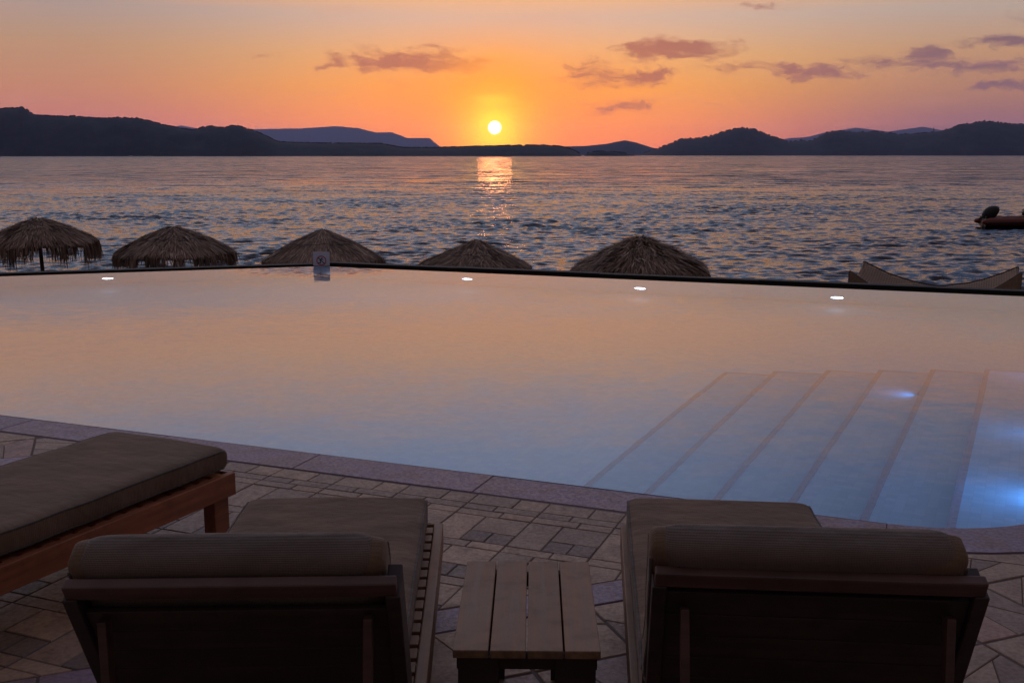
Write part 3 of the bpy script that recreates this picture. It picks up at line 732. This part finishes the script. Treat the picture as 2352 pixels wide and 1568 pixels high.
for rng_ in (range(0, 11), range(nu-13, nu+1)):
    idx = list(rng_); fv = []
    for k_ in range(6):
        for i_ in idx:
            q = vs[i_]; fv.append(Vector((q.x, q.y-.012+.02*math.sin(i_*1.3)*k_/5, q.z-.13*k_-.02*abs(math.sin(i_*2.1))*(k_ > 4))))
    n_ = len(idx); mb = MB(); mb.add(fv, [(a*n_+b, a*n_+b+1, (a+1)*n_+b+1, (a+1)*n_+b) for a in range(5) for b in range(n_-1)])
    fo = mb.build('side_flap', M['flap'], net); fs_ = fo.modifiers.new('solid', 'SOLIDIFY'); fs_.thickness = .012

# ------------------------------------------------------------------ no diving sign
sp = corner + Vector((.02,.03))
sg = empty('no_diving_sign', (sp.x, sp.y, WZ), label='small square no diving sign with red circle at the pool corner', cat='sign')
mb = MB(); mb.box(-.122,.122,-.003,.003,.002,.212); mb.build('panel', M['white'], sg, bevel=.001)
def ring(r0, r1, cz, y_, n=40, t=.002):
    mb = MB(); vs = []
    for (r_, yy_) in ((r0,y_),(r1,y_),(r1,y_-t),(r0,y_-t)):
        vs += [(math.cos(2*math.pi*k/n)*r_, yy_, cz+math.sin(2*math.pi*k/n)*r_) for k in range(n)]
    mb.add(vs, [(a*n+k, a*n+(k+1)%n, ((a+1)%4)*n+(k+1)%n, ((a+1)%4)*n+k) for a in range(4) for k in range(n)]); return mb
cz = .082
ring(.060,.073,cz,-.0035).build('red_circle', M['red'], sg)
mb = MB(); mb.bar((-.046,-.0075,cz+.046),(.046,-.0075,cz-.046), .002, .011, up=(1,0,1)); mb.build('slash', M['rim'], sg)
mb = MB()   # diving figure: head, bent body, arms, legs, pool edge
mb.tube([(.012,-.004,cz+.036),(.012,-.0052,cz+.036)], .009, 12)
mb.bar((.006,-.0046,cz+.03),(-.018,-.0046,cz+.002), .0016, .013, up=(1,0,-1)); mb.bar((-.004,-.0047,cz+.022),(.03,-.0047,cz+.014), .0016, .007, up=(0,0,1))
mb.bar((-.018,-.0046,cz+.004),(-.012,-.0046,cz-.03), .0016, .010, up=(1,0,0)); mb.box(-.05,-.008,-.0055,-.004,cz-.042,cz-.030)
mb.build('diver_figure', M['rim'], sg)

# ------------------------------------------------------------------ inflatable boat
bx, bz = AT(2246, 520, 68.5)
boat = empty('inflatable_boat', (bx, 68.5, SEA), R(-6), label='orange inflatable boat with black outboard motor on the sea at the right', cat='boat')
def ptube(side_):
    pts = []
    for i in range(22):
        s_ = i/21; x_ = s_*5.2; yv = .75 if x_ < 3.6 else .75*math.cos((x_-3.6)/1.6*math.pi/2)**.7 if x_ < 5.19 else 0
        pts.append((x_, side_*yv, .42+.10*s_+.42*max(0,(x_-3.2)/2)**2))
    return pts
for s_ in (-1,1):
    mb = MB(); mb.tube(ptube(s_), [.10,.19]+[.27]*20, 16); mb.build('side_tube', M['hull_red'], boat, smooth=True)
    mb = MB(); mb.tube([(x_,y_+s_*.262 ,z_-.04) for x_,y_,z_ in ptube(s_)[1:]], .045, 8); mb.build('rub_strake', M['black'], boat, smooth=True)
    mb = MB(); mb.tube([(x_,y_,z_+.275+.02*math.sin(i*1.9)) for i,(x_,y_,z_) in enumerate(ptube(s_)[5:19])], .016, 6); mb.build('grab_rope', M['black'], boat)
mb = MB(); mb.add([(x_, s_*.7*(1 if x_ < 3.8 else .35), z_) for x_, z_ in ((.3,.3),(3.8,.34),(5.0,.75)) for s_ in (-1,1)]+[(.3,0,-.25),(3.8,0,-.2),(5.0,0,.6)],
   [(0,1,3,2),(2,3,5,4),(0,2,7,6),(1,6,7,3),(2,4,8,7),(3,7,8,5),(0,6,1),(4,5,8)]); mb.build('hull', M['black'], boat)
mb = MB(); mb.box(.28,.36,-.62,.62,.1,.78); mb.build('transom', M['black'], boat, bevel=.02)
mo = empty('outboard', (0,0,0)); mo.parent = boat
def blob(rows, name, mt, par, n=16):
    mb = MB(); vs = []
    for (z_, cx, rx, ry) in rows: vs += [(cx+rx*math.cos(2*math.pi*k/n), ry*math.sin(2*math.pi*k/n), z_) for k in range(n)]
    m_ = len(rows); mb.add(vs, [(a*n+k, a*n+(k+1)%n, (a+1)*n+(k+1)%n, (a+1)*n+k) for a in range(m_-1) for k in range(n)]+[tuple(range(n-1,-1,-1)), tuple((m_-1)*n+k for k in range(n))])
    return mb.build(name, mt, par, smooth=True)
mo.location = (.62,-.1,.08); mo.scale = (1.2,1.2,1.2)
blob([(.45,0,.26,.2),(.6,.0,.40,.25),(.8,.08,.44,.26),(.95,.14,.40,.25),(1.08,.2,.30,.2),(1.15,.22,.12,.1)], 'cowl', M['black'], mo)
blob([(-.35,-.25,.1,.07),(.0,-.2,.14,.09),(.46,-.1,.2,.12)], 'shaft', M['black'], mo)
mb = MB(); mb.tube([(-.55,-.1,.42),(-.35,-.1,.55),(.0,-.1,.5)], [.05,.08,.1], 8); mb.build('tiller', M['black'], mo, smooth=True)
cs = MB(); cs.prism([(2.75,-.3),(3.5,-.3),(3.6,.3),(2.75,.3)], .35, .85); cs.build('console', M['black'], boat, bevel=.05)
blob([(.84,3.1,.34,.3),(1.0,3.1,.36,.3),(1.2,3.14,.32,.28),(1.34,3.2,.2,.18)], 'seat_cover', M['black'], boat)
mb = MB(); mb.tube([(2.78+.13*math.cos(a), -.2, 1.1+.15*math.sin(a)) for a in [k*math.pi/8 for k in range(17)]], .02, 6); mb.build('steering_wheel', M['black'], boat, smooth=True)

# ------------------------------------------------------------------ sun loungers
def sweep_pad(path, W, T, shiftx=0, n=44, endround=.026, puff=.006, seed=0, pw=7.):
    """closed rounded pad along a centre line in the y-z plane"""
    pts = [Vector((0,p[0],p[1])) for p in path]; seg = [0]
    for a, b in zip(pts, pts[1:]): seg.append(seg[-1]+(b-a).length)
    L = seg[-1]; st = [0,.002,.006,.012,.02,.028,.036] + list(np.arange(.05, L-.05, .022)) + [L-.036,L-.028,L-.02,L-.012,L-.006,L-.002,L]
    vs = []
    def P(s_):
        s_ = min(max(s_,0),L)
        for i in range(len(seg)-1):
            if s_ <= seg[i+1]+1e-9: return pts[i].lerp(pts[i+1], (s_-seg[i])/(seg[i+1]-seg[i]))
        return pts[-1]
    for s_ in st:
        c_ = P(s_); tg = (P(s_+.02)-P(s_-.02)).normalized(); nr_ = Vector((0,-tg.z,tg.y))
        if nr_.z < 0 and abs(tg.z) < .9: nr_ = -nr_
        d = min(s_, L-s_); k = 1 if d >= endround else math.sqrt(max(0, 1-(1-d/endround)**2))
        kt = .25+.75*k; kw = 1-(1-k)*.045
        for i in range(n):
            a = 2*math.pi*i/n; ca, sa = math.cos(a), math.sin(a)
            x_ = math.copysign(abs(ca)**(2/14), ca)*W/2*kw; z_ = math.copysign(abs(sa)**(2/pw), sa)*T/2*kt
            if abs(x_) > W*.44: z_ *= 1-.06*((abs(x_)-W*.44)/(W*.06))
            z_ += puff*mnoise.noise(Vector((x_*6+seed, s_*5, seed)))*kt + puff*.5*math.cos(x_/W*math.pi)
            x_ += puff*.8*mnoise.noise(Vector((seed, s_*9, 3.)))
            vs.append(c_+Vector((x_+shiftx,0,0))+nr_*z_)
    m_ = len(st); fs = [(a*n+k, a*n+(k+1)%n, (a+1)*n+(k+1)%n, (a+1)*n+k) for a in range(m_-1) for k in range(n)]+[tuple(range(n-1,-1,-1)), tuple((m_-1)*n+k for k in range(n))]
    mb = MB(); mb.add(vs, fs); return mb, vs, m_, n
def arc_path(y0, z0, y1, z1, ang, L, r):
    """foot (y0,z0) to hinge (y1,z1), then up at angle ang (towards -y) for L, corner rounded with r"""
    d2 = Vector((-math.cos(ang), math.sin(ang))); pts = [Vector((y0,z0))]; tl = r*math.tan(ang/2)
    a = Vector((y1+tl, z1)); c_ = Vector((a.x, a.y+r)); n_ = 10
    for i in range(n_+1):
        q = -math.pi/2 - ang*i/n_; pts.append(c_+Vector((math.cos(q), math.sin(q)))*r)
    e_ = pts[-1]; pts.append(e_+d2*(L-tl)); return [(p.x,p.y) for p in pts]
FW, RT = .68, .305
def lounger(x, y, azd, ang, stile, padlen, shift, label, wd_frame, flat=False, hinge=-1.27, seed=1, padW=.635, pad_front=.005):
    rt = empty('sun_lounger', (x, y, 0), -R(azd), label=label, cat='sun lounger', group='brown cushioned wooden sun loungers on the pool deck')
    Mw = wd_frame; Lf = 1.92 if not flat else 1.98
    for s_ in (-1,1):
        mb = MB(); mb.box(s_*FW/2-.016, s_*FW/2+.016, -Lf, 0, RT-.095, RT, col=.5+.3*s_*random.random()); mb.build('side_rail', Mw, rt, bevel=.004)
        for yl in (-.012, -Lf+.10):
            mb = MB(); mb.box(s_*(FW/2-.017)-(.062 if s_ > 0 else 0), s_*(FW/2-.017)+(.062 if s_ < 0 else 0), yl-.085, yl, 0, RT-.02, col=.3); mb.build('leg', Mw, rt, bevel=.004)
    mb = MB(); mb.box(-FW/2+.017, FW/2-.017, -.03+.022, -.001+.002, RT-.10, RT-.003, col=.6); mb.build('foot_rail', Mw, rt, bevel=.003)
    mb = MB(); mb.box(-FW/2+.017, FW/2-.017, -Lf+.003, -Lf+.03, RT-.09, RT-.003, col=.4); mb.build('head_rail', Mw, rt, bevel=.003)
    mb = MB(); yb = -.04
    stop = hinge if not flat else -Lf+.1
    while yb > stop+.05:
        mb.box(-FW/2+.018, FW/2-.018, yb-.055, yb, RT-.02, RT-.002, col=random.random()); yb -= .075
    mb.build('seat_slats', Mw, rt, bevel=.002)
    zc_ = RT+.008+.048; T = .094
    if flat:
        path = [(pad_front, zc_), (-.6, zc_), (-1.3, zc_), (-1.92, zc_)]
    else:
        path = arc_path(pad_front, zc_, hinge, zc_, ang, padlen, .11)
    mb, vs, m_, n = sweep_pad(path, padW, T, shift, seed=seed, puff=.0055); pad = mb.build('mattress', M['fabric'], rt, smooth=True)
    # piping cords along both upper and lower long edges
    for qa in (math.pi/4, 3*math.pi/4, -math.pi/4, -3*math.pi/4):
        idx = max(range(n), key=lambda i: math.cos(2*math.pi*i/n)*math.cos(qa)+math.sin(2*math.pi*i/n)*math.sin(qa))
        # the superellipse corner sits where both terms are large
        idx = {math.pi/4: 3, 3*math.pi/4: n//2-3, -math.pi/4: n-3, -3*math.pi/4: n//2+3}[qa]
        mb = MB(); mb.tube([vs[a*n+idx] for a in range(5, m_-5, 2)], .005, 6); mb.build('piping', M['seam'], pad, smooth=True)
    if not flat:
        hy, hz = hinge-.02, RT-.02
        dv = Vector((0,-math.cos(ang), math.sin(ang))); nb = Vector((0,-math.sin(ang),-math.cos(ang)))   # outward (rear) normal
        o_ = Vector((0,hy,hz))
        for s_ in (-1,1):
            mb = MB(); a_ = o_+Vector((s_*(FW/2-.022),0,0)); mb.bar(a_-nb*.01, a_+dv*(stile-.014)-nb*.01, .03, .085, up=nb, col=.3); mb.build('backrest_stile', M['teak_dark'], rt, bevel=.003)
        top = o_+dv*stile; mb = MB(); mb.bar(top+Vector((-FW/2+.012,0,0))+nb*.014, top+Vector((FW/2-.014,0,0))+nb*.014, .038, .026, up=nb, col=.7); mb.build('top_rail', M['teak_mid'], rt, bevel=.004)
        mb = MB(); k = .05
        while k < stile-.045:
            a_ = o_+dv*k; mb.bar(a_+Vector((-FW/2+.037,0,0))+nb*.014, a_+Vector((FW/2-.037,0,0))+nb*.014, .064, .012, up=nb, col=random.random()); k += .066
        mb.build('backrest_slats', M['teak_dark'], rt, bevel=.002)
        for s_ in (-1,1):
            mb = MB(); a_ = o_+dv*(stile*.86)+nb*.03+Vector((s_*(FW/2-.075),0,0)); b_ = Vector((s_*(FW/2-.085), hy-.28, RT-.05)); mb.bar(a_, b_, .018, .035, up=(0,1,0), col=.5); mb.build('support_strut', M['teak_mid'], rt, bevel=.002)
        # head pocket sleeve slipped over the top of the pad
        Ls = sum((Vector(b)-Vector(a)).length for a, b in zip(path, path[1:])); 
        d2 = Vector((path[-1][0]-path[-2][0], path[-1][1]-path[-2][1])).normalized(); e_ = Vector(path[-1])+d2*.004
        s0 = e_-d2*.23
        mb, vs2, m2, n2 = sweep_pad([tuple(s0), tuple(s0.lerp(e_,.5)), tuple(e_)], padW-.05, T+.009, shift, seed=seed, puff=.0055); mb.build('head_sleeve', M['sleeve'], pad, smooth=True)
    return rt
lounger(-.602, 3.476, -1.7, R(61), .545, .525, -.015, 'brown cushioned lounger with raised back, left of the small slatted table', M['teak_grey'], seed=4)
lounger(.742, 3.443, 4.7, R(67), .515, .51, -.02, 'brown cushioned lounger with raised back, right of the small slatted table', M['teak_grey'], seed=9)
lounger(-1.468, 4.235, 26, 0, 0, 0, .0, 'brown cushioned lounger lying flat at the left with red oiled wooden side rail', M['teak_red'], flat=True, seed=14, padW=.645)

# ------------------------------------------------------------------ side table
tb = empty('side_table', (.043, 2.665, 0), -R(1.2), label='small wooden side table with four weathered slats between the two raised loungers', cat='table')
WT, LT = .372, .575
for k in range(4):
    x0 = -WT/2+k*(WT+.004)/4; mb = MB(); mb.box(x0, x0+WT/4-.004, -LT/2+random.uniform(0,.002), LT/2, .358, .38, col=.25+.5*random.random()); mb.build('slat', M['teak_grey'], tb, bevel=.0025)
for s_ in (-1,1):
    mb = MB(); mb.box(-WT/2+.008, WT/2-.008, s_*(LT/2-.035)-.012, s_*(LT/2-.035)+.012, .318, .3575, col=.3); mb.build('apron', M['teak_dark'], tb, bevel=.002)
    mb = MB(); mb.box(s_*(WT/2-.02)-.01, s_*(WT/2-.02)+.01, -LT/2+.048, LT/2-.048, .318, .3572, col=.3); mb.build('side_apron', M['teak_dark'], tb, bevel=.002)
    for q in (-1,1):
        mb = MB(); x0 = s_*(WT/2-.012); x1 = s_*(WT/2-.115); y0 = q*(LT/2-.010); y1 = q*(LT/2-.0225)
        mb.box(min(x0,x1), max(x0,x1), min(y0,y1), max(y0,y1), 0, .3572, col=.3)
        x1 = s_*(WT/2-.03); y1 = q*(LT/2-.075); y0 = q*(LT/2-.0475)
        mb.box(min(x0,x1), max(x0,x1), min(y0,y1), max(y0,y1), 0, .3165, col=.3)
        mb.build('leg', M['teak_dark'], tb, bevel=.002)

# ------------------------------------------------------------------ haze
m, t, o = mat('sea haze'); pv = t.node('ShaderNodeVolumePrincipled', {'Color': (.36,.46,.84,1), 'Density': HAZE_D, 'Anisotropy': .5}); t.l.new(pv.outputs[0], o.inputs['Volume'])
mb = MB(); mb.box(-HAZE_R, HAZE_R, -800, HAZE_R, SEA-2, HAZE_TOP); hz_ = mb.build('haze', m, kind='stuff'); hz_.display_type = 'WIRE'
